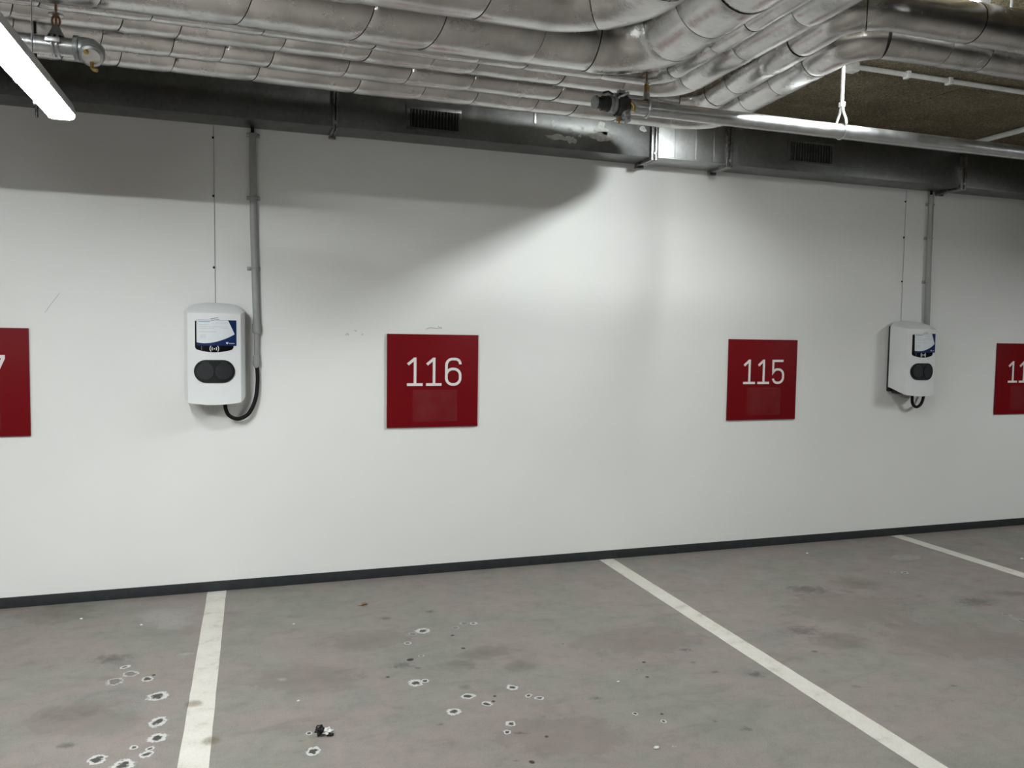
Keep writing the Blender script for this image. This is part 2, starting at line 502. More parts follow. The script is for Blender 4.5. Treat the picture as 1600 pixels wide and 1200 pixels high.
# stains on the floor
STAINS = [(-1.506, -1.402, 0.051, 'R'), (-1.479, -1.644, 0.051, 'R'), (-1.467, -1.779, 0.039, 'R'), (-1.569, -1.205, 0.031, 'R'), (-1.491, -1.897, 0.03, 'R'), (-1.485, -1.857, 0.017, 'R'), (-1.543, -1.83, 0.019, 'R'), (-1.657, -1.884, 0.039, 'R'), (-1.563, -1.953, 0.046, 'R'), (-1.681, -1.037, 0.026, 'R'), (-1.701, -1.194, 0.045, 'F'), (-1.648, -1.126, 0.037, 'F'), (-1.427, -0.957, 0.049, 'W'), (-1.782, -1.743, 0.043, 'D'), (-1.546, -1.17, 0.009, 'K'), (-0.42, -1.586, 0.04, 'R'), (-0.377, -1.578, 0.023, 'R'), (-0.23, -1.78, 0.036, 'R'), (-0.019, -1.752, 0.029, 'R'), (0.025, -1.85, 0.022, 'R'), (0.06, -1.885, 0.025, 'R'), (-0.171, -1.872, 0.03, 'R'), (-0.323, -1.899, 0.035, 'R'), (-0.128, -2.064, 0.026, 'R'), (-0.163, -2.124, 0.02, 'R'), (-0.118, -2.148, 0.028, 'D'), (-0.904, -2.051, 0.038, 'R'), (-0.909, -1.91, 0.017, 'R'), (-0.261, -0.982, 0.044, 'R'), (-0.321, -1.011, 0.027, 'F'), (-0.369, -1.123, 0.023, 'R'), (-0.024, -0.934, 0.028, 'F'), (0.027, -0.949, 0.024, 'R'), (-0.083, -0.986, 0.024, 'F'), (-0.337, -1.299, 0.016, 'R'), (-0.396, -1.329, 0.015, 'K'), (-0.988, -1.384, 0.026, 'W'), (-0.219, -1.692, 0.031, 'O'), (0.39, -1.352, 0.02, 'F'), (-0.455, -1.381, 0.079, 'D'), (-0.172, -1.457, 0.091, 'O'), (0.087, -1.548, 0.073, 'O'), (-0.38, -1.434, 0.018, 'D'), (-0.418, -0.74, 0.042, 'D'), (-0.162, -0.708, 0.04, 'D'), (-0.531, -1.491, 0.009, 'K'), (-0.115, -1.265, 0.01, 'K'), (-0.118, -1.813, 0.008, 'K'), (-0.138, -1.858, 0.008, 'K'), (-0.025, -2.202, 0.008, 'K'), (-0.126, -1.086, 0.01, 'K'), (-0.399, -1.989, 0.015, 'D'), (-0.197, -2.334, 0.012, 'D'), (-0.143, -2.359, 0.012, 'K'), (-0.943, -1.961, 0.017, 'D'), (0.396, -2.131, 0.019, 'R'), (0.479, -2.224, 0.018, 'R'), (0.68, -2.284, 0.016, 'D'), (0.768, -2.376, 0.034, 'D'), (0.608, -1.739, 0.015, 'F'), (0.91, -1.743, 0.028, 'D'), (0.295, -1.955, 0.031, 'D'), (1.12, -1.948, 0.055, 'D'), (0.679, -1.675, 0.009, 'K'), (0.615, -1.828, 0.009, 'K'), (0.502, -2.168, 0.008, 'K'), (0.953, -1.593, 0.046, 'D'), (0.95, -1.869, 0.024, 'D'), (0.419, -2.411, 0.012, 'W'), (3.028, -1.664, 0.034, 'F'), (3.016, -1.725, 0.03, 'W'), (3.021, -1.769, 0.03, 'F'), (3.029, -0.815, 0.022, 'R'), (3.099, -0.85, 0.031, 'R'), (2.204, -0.964, 0.165, 'D'), (1.798, -1.726, 0.153, 'O'), (1.695, -1.537, 0.134, 'D'), (1.575, -1.8, 0.03, 'D'), (1.481, -2.188, 0.032, 'D'), (1.927, -2.314, 0.024, 'D'), (3.406, -0.548, 0.144, 'W'), (3.054, -1.442, 0.16, 'D'), (3.396, -1.378, 0.124, 'O'), (2.808, -1.262, 0.049, 'D'), (2.605, -0.956, 0.191, 'O'), (-1.571, -0.347, 0.174, 'W'), (-1.524, -0.512, 0.118, 'W'), (-1.755, -0.924, 0.12, 'D'), (-2.137, -0.185, 0.207, 'O'), (-1.806, -1.445, 0.156, 'O'), (-1.269, -1.863, 0.034, 'B'), (-1.353, -1.521, 0.037, 'B'), (-0.02, -1.351, 0.158, 'O'), (-0.54, -1.029, 0.196, 'P'), (-0.883, -1.401, 0.202, 'P'), (0.794, -1.416, 0.302, 'P'), (2.227, -1.324, 0.346, 'P'), (0.04, -2.216, 0.227, 'P'), (-1.76, -1.571, 0.201, 'P'), (2.428, -1.891, 0.346, 'P')]
disc_cache = {}
def disc_mesh(kind):
    if kind in disc_cache:
        return disc_cache[kind]
    me = bpy.data.meshes.new('stain_' + kind)
    rings, seg = 5, 20
    V = [(0, 0, 0)]; R = [0.0]; F = []
    for i in range(1, rings + 1):
        for k in range(seg):
            a = 2 * math.pi * k / seg
            V.append((math.cos(a) * i / rings, math.sin(a) * i / rings, 0)); R.append(i / rings)
    for k in range(seg):
        F.append((0, 1 + k, 1 + (k + 1) % seg))
    for i in range(rings - 1):
        for k in range(seg):
            a = 1 + i * seg + k; b_ = 1 + i * seg + (k + 1) % seg
            F.append((a, a + seg, b_ + seg, b_))
    me.from_pydata(V, [], F)
    at = me.attributes.new('radial', 'FLOAT', 'POINT')
    at.data.foreach_set('value', R)
    me.materials.append(M['st' + kind])
    disc_cache[kind] = me
    return me
SN = {'R': 'drip_stain', 'F': 'drip_stain', 'W': 'lime_smear', 'D': 'tyre_smudge', 'O': 'oil_smudge', 'P': 'dust_patch', 'B': 'drip_stain', 'K': 'dark_speck'}
rng = random.Random(21)
order = {'P': 0, 'O': 1, 'D': 2, 'W': 3, 'F': 4, 'B': 5, 'R': 6, 'K': 7}
me_scale = {}
for idx, (x, y, r, k) in enumerate(sorted(STAINS, key=lambda s: order[s[3]])):
    src = disc_mesh(k)
    # real-size copy of the disc so that the grain of the stain stays in metres
    me = src.copy()
    asp = rng.uniform(0.75, 1.15) if k in 'RFKB' else rng.uniform(0.45, 0.8)
    grow = {'R': 1.32, 'F': 1.35, 'K': 1.4, 'B': 1.5}.get(k, 1.7)
    ang = rng.uniform(0, 6.3) if k in 'RFKB' else rng.uniform(-0.5, 0.1)
    ca, sa = math.cos(ang), math.sin(ang)
    for vv in me.vertices:
        px, py = vv.co.x * r * grow, vv.co.y * r * grow * asp
        vv.co = (px * ca - py * sa, px * sa + py * ca, 0)
    o = bpy.data.objects.new(SN[k], me); COL.objects.link(o); o.parent = floor
    lift = 0.0016 if k == 'B' else 0.0002
    o.location = (x, y, lift + idx * 0.000006)

# ================================================================== VENTILATION DUCT
DZ0, DZ1, DY = 2.775, 3.035, -0.225
duct = thing('ventilation_duct', (0.0, DY / 2, DZ0), 'long rectangular galvanised ventilation duct under the ceiling along the wall', 'duct')
FL = [-0.645, 1.44, 2.02, 4.12]
edges = [X0 + 0.02] + FL + [X1 - 0.02]
def dl(p):      # world -> duct local
    return (p[0], p[1] - DY / 2, p[2] - DZ0)
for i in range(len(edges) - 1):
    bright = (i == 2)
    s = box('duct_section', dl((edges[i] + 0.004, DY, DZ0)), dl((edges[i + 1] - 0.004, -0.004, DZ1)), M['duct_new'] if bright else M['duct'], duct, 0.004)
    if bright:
        s['label'] = 'short shiny duct section'
        # standing seam and stiffening creases of the short bright section
        for xx, ww in ((1.60, 0.004), (1.765, 0.006), (1.905, 0.004)):
            box('seam', dl((xx - ww, DY - 0.003, DZ0 + 0.012)), dl((xx + ww, DY + 0.001, DZ1 - 0.01)), M['duct_new'], s, 0.0012)
        box('seam', dl((1.46, DY - 0.004, DZ0 + 0.002)), dl((2.0, DY + 0.001, DZ0 + 0.012)), M['duct_new'], s, 0.0015)
for fx in FL:
    small = fx == FL[0]
    w = 0.016 if small else 0.026
    e = 0.012 if small else 0.022
    f = box('flange', dl((fx - w, DY - e, DZ0 - e)), dl((fx - 0.003, DY + 0.02, DZ1 - 0.005)), M['flange'], duct, 0.002)
    box('flange_plate', dl((fx + 0.003, DY - e, DZ0 - e)), dl((fx + w, DY + 0.02, DZ1 - 0.005)), M['flange'], f, 0.002)
    box('flange_bar', dl((fx - w, DY + 0.02, DZ0 - e)), dl((fx - 0.003, -0.005, DZ0 + 0.002)), M['flange'], f, 0.002)
    box('flange_bar', dl((fx + 0.003, DY + 0.02, DZ0 - e)), dl((fx + w, -0.005, DZ0 + 0.002)), M['flange'], f, 0.002)
    box('corner_bolt', dl((fx - 0.009, DY - e - 0.006, DZ0 + 0.015)), dl((fx + 0.009, DY - e + 0.002, DZ0 + 0.033)), M['zinc'], f, 0.003)
    box('clamp', dl((fx - w - 0.006, -0.03, DZ0 - e - 0.012)), dl((fx + w + 0.006, -0.012, DZ0 - e + 0.004)), M['flange'], f, 0.002)
for gx0, gx1, gz0, gz1 in ((-0.205, 0.092, 2.818, 2.925), (2.528, 2.880, 2.852, 2.978)):
    g = thing('grille', dl(((gx0 + gx1) / 2, DY, (gz0 + gz1) / 2)), None, None)
    g.parent = duct
    gw, gh = (gx1 - gx0) / 2, (gz1 - gz0) / 2
    fr_ = 0.022
    box('grille_back', (-gw, -0.0015, -gh), (gw, 0.0005, gh), M['void'], g)
    for a, b_ in (((-gw - fr_, -0.007, gh), (gw + fr_, 0, gh + fr_)), ((-gw - fr_, -0.007, -gh - fr_), (gw + fr_, 0, -gh)),
                  ((-gw - fr_, -0.007, -gh), (-gw, 0, gh)), ((gw, -0.007, -gh), (gw + fr_, 0, gh))):
        box('frame_bar', a, b_, M['duct'], g, 0.0015)
    n = 15
    sl = box('slat', (-0.0028, -0.008, -gh), (0.0028, -0.0016, gh), M['duct'] if gx0 > 1 else M['grille'], g)
    for i in range(n):
        o = sl if i == 0 else sl.copy()
        if i: COL.objects.link(o); o.parent = g
        o.location = (-gw + 2 * gw * (i + 0.5) / n, 0, 0)
# plaster residue on the duct front
rng = random.Random(5)
def blob(cx, cz, rx, rz, n=22, j=0.35, seed=0):
    pts = []
    for i in range(n):
        a = 2 * math.pi * i / n
        k = 1 + j * noise.noise(Vector((math.cos(a) * 1.7 + seed, math.sin(a) * 1.7, seed * 0.7))) * 1.6
        pts.append((cx + rx * k * math.cos(a), cz + rz * k * math.sin(a)))
    return pts
for i, (cx, cz, rx, rz) in enumerate(((0.755, 2.845, 0.075, 0.016), (0.845, 2.838, 0.028, 0.024), (0.835, 2.895, 0.018, 0.014), (0.72, 2.925, 0.012, 0.022),
                                      (0.905, 2.868, 0.012, 0.01), (1.055, 2.876, 0.085, 0.026), (1.05, 2.925, 0.05, 0.04), (0.925, 2.92, 0.01, 0.01), (1.36, 2.955, 0.02, 0.02))):
    patch('plaster_residue', [(x, z - DZ0) for x, z in blob(cx, cz, rx, rz, 24, 0.45, i * 3.7)], 0.0, 0.0012, M['residue'], duct, loc=(0, DY / 2, 0))
box('hanging_strap', dl((0.586, DY - 0.004, 2.918)), dl((0.600, DY, 2.985)), M['zinc'], duct, 0.001)

# ================================================================== INSULATED PIPES
def fillet_path(corners, rad, step=0.02):
    """polyline with circular fillets; returns dense points"""
    pts = [Vector(corners[0])]
    for i in range(1, len(corners) - 1):
        p0, p1, p2 = (Vector(corners[k]) for k in (i - 1, i, i + 1))
        d1 = (p1 - p0).normalized(); d2 = (p2 - p1).normalized()
        ang = d1.angle(d2)
        tl = rad[i - 1] * math.tan(ang / 2)
        a = p1 - d1 * tl; c = p1 + d2 * tl
        nrm = (d2 - d1 * d1.dot(d2)).normalized()
        ctr = a + nrm * rad[i - 1]
        n = max(6, int(rad[i - 1] * ang / step))
        for k in range(n + 1):
            th = ang * k / n
            pts.append(ctr - nrm * rad[i - 1] * math.cos(th) + d1 * rad[i - 1] * math.sin(th))
    pts.append(Vector(corners[-1]))
    return pts

def resample(pts, step):
    S = [0.0]
    for a, b_ in zip(pts, pts[1:]):
        S.append(S[-1] + (b_ - a).length)
    return S

def at_len(pts, S, s):
    import bisect
    i = min(max(bisect.bisect_right(S, s) - 1, 0), len(pts) - 2)
    t = (s - S[i]) / max(1e-9, S[i + 1] - S[i])
    return pts[i].lerp(pts[i + 1], t), (pts[i + 1] - pts[i]).normalized()

def insulated_pipe(label, corners, rad, r, seed, spacing):
    org = Vector(corners[0])
    root = thing('insulated_pipe', org, label, 'pipe', 'foil insulated pipes under the ceiling')
    pts = fillet_path(corners, rad)
    S = resample(pts, 0.02)
    total = S[-1]
    rg = random.Random(seed)
    cuts = [0.0]
    while cuts[-1] < total - 0.3:
        cuts.append(cuts[-1] + rg.uniform(*spacing))
    cuts[-1] = total
    tube('pipe_core', [p - org for p in pts], r - 0.006, M['core'], root, 20, smooth=180)
    seg = 40
    for a, b_ in zip(cuts, cuts[1:]):
        a += 0.002; b_ -= 0.002
        n = max(4, int((b_ - a) / 0.022))
        V = []; F = []
        rs = r + rg.uniform(-0.002, 0.003)
        for i in range(n + 1):
            s = a + (b_ - a) * i / n
            p, t = at_len(pts, S, s)
            side = t.cross(Vector((0, 0, 1))).normalized(); up_ = side.cross(t)
            edge = min(s - a, b_ - s)
            pinch = -0.0035 * math.exp(-edge / 0.008)
            sk = 0.42 * r * min(1.0, max(0.0, (corners[1][0] - 0.30 - p.x) / 0.5)) if t.x > 0.99 and p.y > corners[1][1] - 0.02 else 0.0
            for k in range(seg):
                th = 2 * math.pi * k / seg
                d = up_ * math.cos(th) + side * math.sin(th)
                q = p + d * r
                nz_ = noise.noise(q * 7.0 + Vector((seed, 0, 0))) * 0.0024 + noise.noise(q * 26.0) * 0.0005
                V.append(p - org + d * (rs + nz_ + pinch) + t * (sk * math.sin(th)))
        for i in range(n):
            for k in range(seg):
                k2 = (k + 1) % seg
                F.append((i * seg + k, (i + 1) * seg + k, (i + 1) * seg + k2, i * seg + k2))
        # turned-in ends
        for (i, inv) in ((0, False), (n, True)):
            b0 = len(V)
            ctr = sum((V[i * seg + k] for k in range(seg)), Vector()) / seg
            for k in range(seg):
                V.append(ctr + (V[i * seg + k] - ctr) * ((r - 0.010) / r))
            for k in range(seg):
                k2 = (k + 1) % seg
                f = (i * seg + k, i * seg + k2, b0 + k2, b0 + k)
                F.append(f if not inv else tuple(reversed(f)))
        mesh_obj('insulation_section', V, F, M['foil'], root, 60)
    return root

XL, XR, YB = X0 + 0.15, X1 - 0.02, Y0 + 0.02
zs = 2.79 + 0.086
insulated_pipe('slim foil wrapped pipe nearest the wall duct, outermost at the bend',
    [(XL, -0.876, zs), (1.463, -0.876, zs), (1.365, -2.204, zs), (XR, -2.204, zs)], (0.17, 0.16), 0.086, 1, (0.22, 0.5))
insulated_pipe('slim foil wrapped pipe second from the wall duct, turning right again',
    [(XL, -1.103, 2.870), (1.232, -1.103, 2.870), (1.125, -2.45, 2.870), (XR, -2.45, 2.870)], (0.17, 0.16), 0.080, 2, (0.2, 0.5))
insulated_pipe('slim foil wrapped pipe third from the wall duct, running over the viewer',
    [(XL, -1.351, zs), (0.955, -1.351, zs), (0.955, YB, zs)], (0.17,), 0.086, 3, (0.2, 0.48))
insulated_pipe('thinnest foil wrapped pipe squeezed between the slim and the thick ones',
    [(XL, -1.509, 2.845), (0.7925, -1.509, 2.845), (0.7925, YB, 2.845)], (0.13,), 0.055, 4, (0.2, 0.5))
insulated_pipe('thick foil wrapped pipe beside the thinnest one',
    [(XL, -1.7535, 2.887), (0.575, -1.7535, 2.887), (0.575, YB, 2.887)], (0.27,), 0.155, 5, (0.24, 0.5))
insulated_pipe('thick foil wrapped pipe farthest from the wall, at the top edge',
    [(XL, -2.1215, 2.887), (0.255, -2.1215, 2.887), (0.255, YB, 2.887)], (0.33,), 0.153, 6, (0.25, 0.5))

# ================================================================== SPRINKLER PIPES
def clamp(root, x, y, z, r, top, mat_r, nm='pipe_clamp'):
    c = tube(nm, [(x + 0.0, y + (r + 0.004) * math.cos(t), z + (r + 0.004) * math.sin(t)) for t in [math.radians(a) for a in range(-80, 281, 20)]], 0.006, mat_r, root, 8)
    c.scale = (1, 1, 1)
    return c

sp = thing('sprinkler_pipe', (0.43, -1.58, 2.655), 'bare zinc sprinkler pipe with capped end below the foil pipes', 'pipe')
R1 = 0.036
tube('zinc_tube', [(0.14, 0, 0), (2.2, 0, 0.002), (XR - 0.43, 0, 0.004)], R1, M['zinc'], sp, 28)
_lathe('end_cap', Vector((1, 0, 0)), Vector((-0.035, 0, 0)), [(0, 0.012), (0.0, 0.03), (0.006, 0.034), (0.012, 0.034), (0.012, 0.026), (0.02, 0.026)], M['castgrey'], sp, 24, 40)
_lathe('thread', Vector((1, 0, 0)), Vector((-0.018, 0, 0)), [(0, 0.027), (0.024, 0.028), (0.024, 0.034), (0.05, 0.034), (0.05, 0.038), (0.06, 0.038)], M['iron'], sp, 24, 40)
_lathe('reducer', Vector((1, 0, 0)), Vector((0.038, 0, 0)), [(0, 0.036), (0.012, 0.040), (0.014, 0.036), (0.026, 0.036), (0.028, 0.042), (0.036, 0.042), (0.036, 0.037), (0.046, 0.037)], M['castgrey'], sp, 24, 40)
cp = _lathe('coupling', Vector((1, 0, 0)), Vector((0.078, 0, 0)), [(0, 0.04), (0.002, 0.051), (0.012, 0.054), (0.03, 0.054), (0.044, 0.052), (0.05, 0.048), (0.05, 0.037), (0.066, 0.037)], M['iron'], sp, 28, 40)
box('coupling_ear', (0.088, -0.014, 0.046), (0.122, 0.014, 0.070), M['castgrey'], cp, 0.004)
box('coupling_ear', (0.088, -0.014, -0.074), (0.122, 0.014, -0.046), M['castgrey'], cp, 0.004)
tube('coupling_bolt', [(0.075, -0.03, 0.02), (0.105, -0.058, 0.038), (0.118, -0.05, 0.044)], 0.007, M['zinc'], cp, 10)
_lathe('drain_valve', Vector((0.15, -0.25, -1)), Vector((0.118, -0.02, -0.03)), [(0, 0.022), (0.03, 0.022), (0.034, 0.016), (0.05, 0.016)], M['castgrey'], sp, 16, 40)
_lathe('brass_nipple', Vector((0, -0.15, -1)), Vector((0.092, -0.01, -0.058)), [(0, 0.007), (0.022, 0.007), (0.022, 0.004), (0.034, 0.004)], M['brass'], sp, 12, 40)
tube('brass_lever', [(0.135, -0.052, 0.0), (0.145, -0.062, -0.018), (0.142, -0.058, -0.042)], 0.007, M['brass'], sp, 10)
tube('valve_lever', [(0.008, -0.01, 0.045), (0.035, -0.01, 0.054), (0.06, -0.005, 0.045)], 0.005, M['iron'], sp, 10)
# hanging ring and bracket
clamp(sp, 0.242, 0, 0, R1, 0, M['zinc'])
_lathe('clamp_boss', Vector((0, 0, 1)), Vector((0.238, 0, 0.036)), [(0, 0.022), (0.01, 0.018), (0.034, 0.014), (0.040, 0.012)], M['zinc'], sp, 14, 40)
br = tube('swivel_bracket', [(0.238 + 0.012 * math.cos(a) , 0, 0.092 + 0.024 * math.sin(a)) for a in [math.radians(q) for q in range(-90, 271, 24)]], 0.0045, M['brass'], sp, 8)
tube('threaded_rod', [(0.238, 0.002, 0.07), (0.238, 0.002, 0.462)], 0.005, M['copper'], sp, 8)
_lathe('flange_nut', Vector((0, 0, 1)), Vector((0.238, 0.002, 0.113)), [(0, 0.020), (0.004, 0.020), (0.005, 0.010), (0.012, 0.010)], M['zinc'], sp, 12, 40)
# white hanger further along
hx = 1.80 - 0.43
box('white_hanger_rod', (hx - 0.0065, -0.0065, 0.135), (hx + 0.0065, 0.0065, 0.463), M['white_steel'], sp, 0.002)
tube('white_hanger_leg', [(hx, 0, 0.15), (hx, 0.012, 0.10), (hx, 0.034, 0.055), (hx, 0.037, 0.03)], 0.006, M['white_steel'], sp, 8)
tube('white_hanger_leg', [(hx, 0, 0.15), (hx, -0.012, 0.10), (hx, -0.034, 0.055), (hx, -0.037, 0.03)], 0.006, M['white_steel'], sp, 8)
tube('white_hanger_ring', [(hx, 0.039 * math.cos(t), 0.039 * math.sin(t)) for t in [math.radians(a) for a in range(0, 361, 20)]], 0.004, M['zinc'], sp, 8)
box('white_hanger_nut', (hx - 0.012, -0.012, 0.125), (hx + 0.012, 0.012, 0.15), M['white_steel'], sp, 0.003)

sq = thing('sprinkler_pipe', (-1.70, -1.58, 2.628), 'grey sprinkler pipe end with elbow and brass drain beside the hanging lamp', 'pipe')
R2 = 0.034
tube('zinc_tube', [(-0.03, 0, 0), (-2.5, 0, 0.002), (XL + 1.70, 0, 0.004)], R2, M['zinc'], sq, 28)
el = tube('elbow', [(-0.035, 0, 0), (-0.01, 0, 0.0), (0.008, -0.004, -0.004), (0.018, -0.016, -0.014), (0.020, -0.032, -0.026), (0.020, -0.05, -0.036)], 0, M['castgrey'], sq, 24,
     radii=[0.041, 0.043, 0.044, 0.044, 0.043, 0.042])
_lathe('elbow_band', Vector((1, 0, 0)), Vector((-0.048, 0, 0)), [(0, 0.036), (0.003, 0.046), (0.018, 0.046), (0.021, 0.042)], M['castgrey'], sq, 24, 40)
_lathe('plug', Vector((0, -0.85, -0.6)), Vector((0.020, -0.048, -0.035)), [(0, 0.040), (0.008, 0.039), (0.012, 0.030), (0.016, 0.030)], M['zinc'], sq, 20, 40)
_lathe('brass_valve', Vector((0, -0.85, -0.5)), Vector((0.006, -0.058, -0.022)), [(0, 0.009), (0.022, 0.009), (0.022, 0.006), (0.03, 0.006)], M['brass'], sq, 12, 40)
tube('brass_spout', [(0.02, -0.05, -0.062), (0.022, -0.056, -0.083), (0.03, -0.064, -0.092), (0.042, -0.068, -0.094)], 0.0065, M['brass'], sq, 10)
clamp(sq, -0.115, 0, 0, R2, 0, M['zinc'])
clamp(sq, -0.098, 0, 0, R2, 0, M['zinc'])
box('clamp_lug', (-0.135, -0.05, 0.0), (-0.085, -0.03, 0.018), M['zinc'], sq, 0.003)
_lathe('clamp_boss', Vector((0, 0, 1)), Vector((-0.106, 0, 0.034)), [(0, 0.03), (0.012, 0.024), (0.03, 0.015), (0.036, 0.013)], M['castgrey'], sq, 14, 40)
tube('swivel_bracket', [(-0.106 + 0.013 * math.cos(a), 0, 0.090 + 0.022 * math.sin(a)) for a in [math.radians(q) for q in range(-90, 271, 24)]], 0.0045, M['copper'], sq, 8)
tube('threaded_rod', [(-0.106, 0.002, 0.07), (-0.106, 0.002, 0.492)], 0.005, M['copper'], sq, 8)
_lathe('flange_nut', Vector((0, 0, 1)), Vector((-0.106, 0.002, 0.112)), [(0, 0.026), (0.004, 0.026), (0.005, 0.011), (0.012, 0.011)], M['zinc'], sq, 12, 40)

tr = thing('threaded_rod', (-1.955, -1.227, 2.44), 'thin dark rod hanging between the foil pipes near the lamp', 'rod')
tube('rod', [(0, 0, 0), (0, 0, H - 2.44)], 0.006, M['iron'], tr, 8)
box('rod_nut', (-0.011, -0.011, 0.05), (0.011, 0.011, 0.066), M['zinc'], tr, 0.003)

# white electrical conduits on the ceiling
c1 = thing('ceiling_conduit', (2.08, -1.322, H), 'white conduit fixed to the ceiling running parallel to the wall', 'conduit')
tube('conduit_tube', [(0.02, 0, -0.018), (3.0, 0, -0.018), (XR - 2.08, 0, -0.018)], 0.014, M['white_steel'], c1, 14)
box('junction_box', (-0.035, -0.03, -0.05), (0.03, 0.03, 0.0), M['white_steel'], c1, 0.006)
for xx in (0.39, 0.70, 1.6, 2.6):
    k = box('conduit_clip', (xx - 0.012, -0.020, -0.040), (xx + 0.012, 0.020, 0.0), M['white_steel'], c1, 0.003)
c2 = thing('ceiling_conduit', (4.13, -0.05, H), 'white conduit on the ceiling running away from the wall', 'conduit')
tube('conduit_tube', [(0, -0.2, -0.022), (0, -3.0, -0.022), (0, -5.0, -0.022)], 0.020, M['white_steel'], c2, 14)
for yy in (-0.9, -1.9, -2.9):
    box('conduit_clip', (-0.026, yy - 0.012, -0.044), (0.026, yy + 0.012, 0.0), M['white_steel'], c2, 0.003)

# ================================================================== LAMPS
def tube_lamp(name, label, ctr, length, strength, along='y', rods=(0.3315, -0.4), group=None, hz=None):
    """batten lamp: grey trapezoid body, white diffuser below, end caps; ctr = centre of the diffuser's underside"""
    t = thing(name, ctr, label, 'lamp', group)
    L = length / 2
    def P(a, c, z):
        return (c, a, z) if along == 'y' else (a, c, z)
    def prism(nm, prof, a0, a1, mat, smooth=40):
        n = len(prof)
        V = [P(a0, c, z) for c, z in prof] + [P(a1, c, z) for c, z in prof]
        F = [(i, (i + 1) % n, n + (i + 1) % n, n + i) for i in range(n)]
        F += [tuple(range(n)), tuple(range(2 * n - 1, n - 1, -1))]
        bm = bmesh.new()
        vv = [bm.verts.new(q) for q in V]
        for f in F: bm.faces.new([vv[i] for i in f])
        return bm_obj(nm, bm, mat, t, smooth)
    diff = [(-0.045, 0.020), (-0.046, 0.013), (-0.041, 0.005), (-0.028, 0.001), (0, 0), (0.028, 0.001), (0.041, 0.005), (0.046, 0.013), (0.045, 0.020)]
    body = [(-0.050, 0.018), (0.050, 0.018), (0.050, 0.030), (0.040, 0.062), (-0.040, 0.062), (-0.050, 0.030)]
    capo = [(-0.048, 0.019), (-0.048, 0.013), (-0.043, 0.003), (-0.029, -0.001), (0, -0.002), (0.029, -0.001), (0.043, 0.003), (0.048, 0.013), (0.048, 0.019)]
    d = prism('diffuser', diff, -L + 0.012, L - 0.012, emit_mat('lamp_diffuser', strength))
    prism('lamp_housing', body, -L, L, M['lamp_body'])
    prism('end_cap', capo, -L, -L + 0.012, M['lamp_body'])
    prism('end_cap', capo, L - 0.012, L, M['lamp_body'])
    if rods:
        for a in rods:
            p = Vector(P(a, 0, 0.062)); q = Vector(P(a, 0, (hz or H) - ctr[2]))
            if q.z - p.z > 0.01:
                tube('suspension_wire', [p, q], 0.0025, M['zinc'], t, 6)
            a2 = 0.02
            cl = box('mounting_clip', P(a - a2, -0.053, 0.014), P(a + a2, 0.053, 0.032), M['white_steel'], t, 0.002)
    return t

tube_lamp('tube_lamp', 'lit white tube lamp hanging at the upper left', (-1.805, -2.27, 2.37), 1.5, LAMPS['hang_left'])
cl_ = tube_lamp('ceiling_lamp', 'lit lamp near the ceiling above the foil pipes, tilted to the left', (1.87, -2.03, 3.045), 0.58, LAMPS['ceiling_short'], rods=None)
cl_.rotation_euler = (0, math.radians(40), 0)   # tilted towards the left bays
tube('lamp_bracket', [(0.0, 0.2, 0.055), (-0.03, 0.2, 0.085)], 0.006, M['white_steel'], cl_, 8)
tube('lamp_bracket', [(0.0, -0.2, 0.055), (-0.03, -0.2, 0.085)], 0.006, M['white_steel'], cl_, 8)
# white trunking the short lamp hangs on
tk = thing('lamp_trunking', (1.915, -3.0, H), 'white trunking at the ceiling above the two right-hand foil pipes', 'trunking')
box('trunking_channel', (-0.035, -1.6, -0.028), (0.035, 0.66, 0), M['white_steel'], tk, 0.004)
tube('drop_rod', [(0.16, 0.70, -0.16), (0.16, 0.70, 0)], 0.006, M['white_steel'], tk, 8)
tube_lamp('tube_lamp', 'lit tube lamp hanging beyond the right edge of the picture', (5.45, -2.6, 2.37), 1.5, LAMPS['hang_right'], rods=(0.27, -0.5))
tube_lamp('tube_lamp', 'lit tube lamp hanging beyond the left edge of the picture', (-5.6, -2.27, 2.37), 1.5, LAMPS['hang_far_left'])
tube_lamp('aisle_or_fill_lamp', 'lit aisle lamp at the ceiling behind the viewer on the left', (-3.4, -4.15, 3.02), 1.5, LAMPS['aisle_left'], 'x')
tube_lamp('tube_lamp', 'added fill tube lamp hanging unseen beside the viewer on the right', (2.0, -4.35, 2.37), 1.5, LAMPS['fill_mid'])  # fill lamp added out of view to brighten the lower wall
for i, (x, w) in enumerate(((-3.4, 'far back on the left'), (4.2, 'far back on the right'))):  # unseen pair added behind the viewer for general fill light
    tube_lamp('aisle_or_fill_lamp', 'added fill lamp at the ceiling ' + w, (x, -8.5, 3.02), 1.5, LAMPS['fill_back'], 'x', group='added fill lamps')

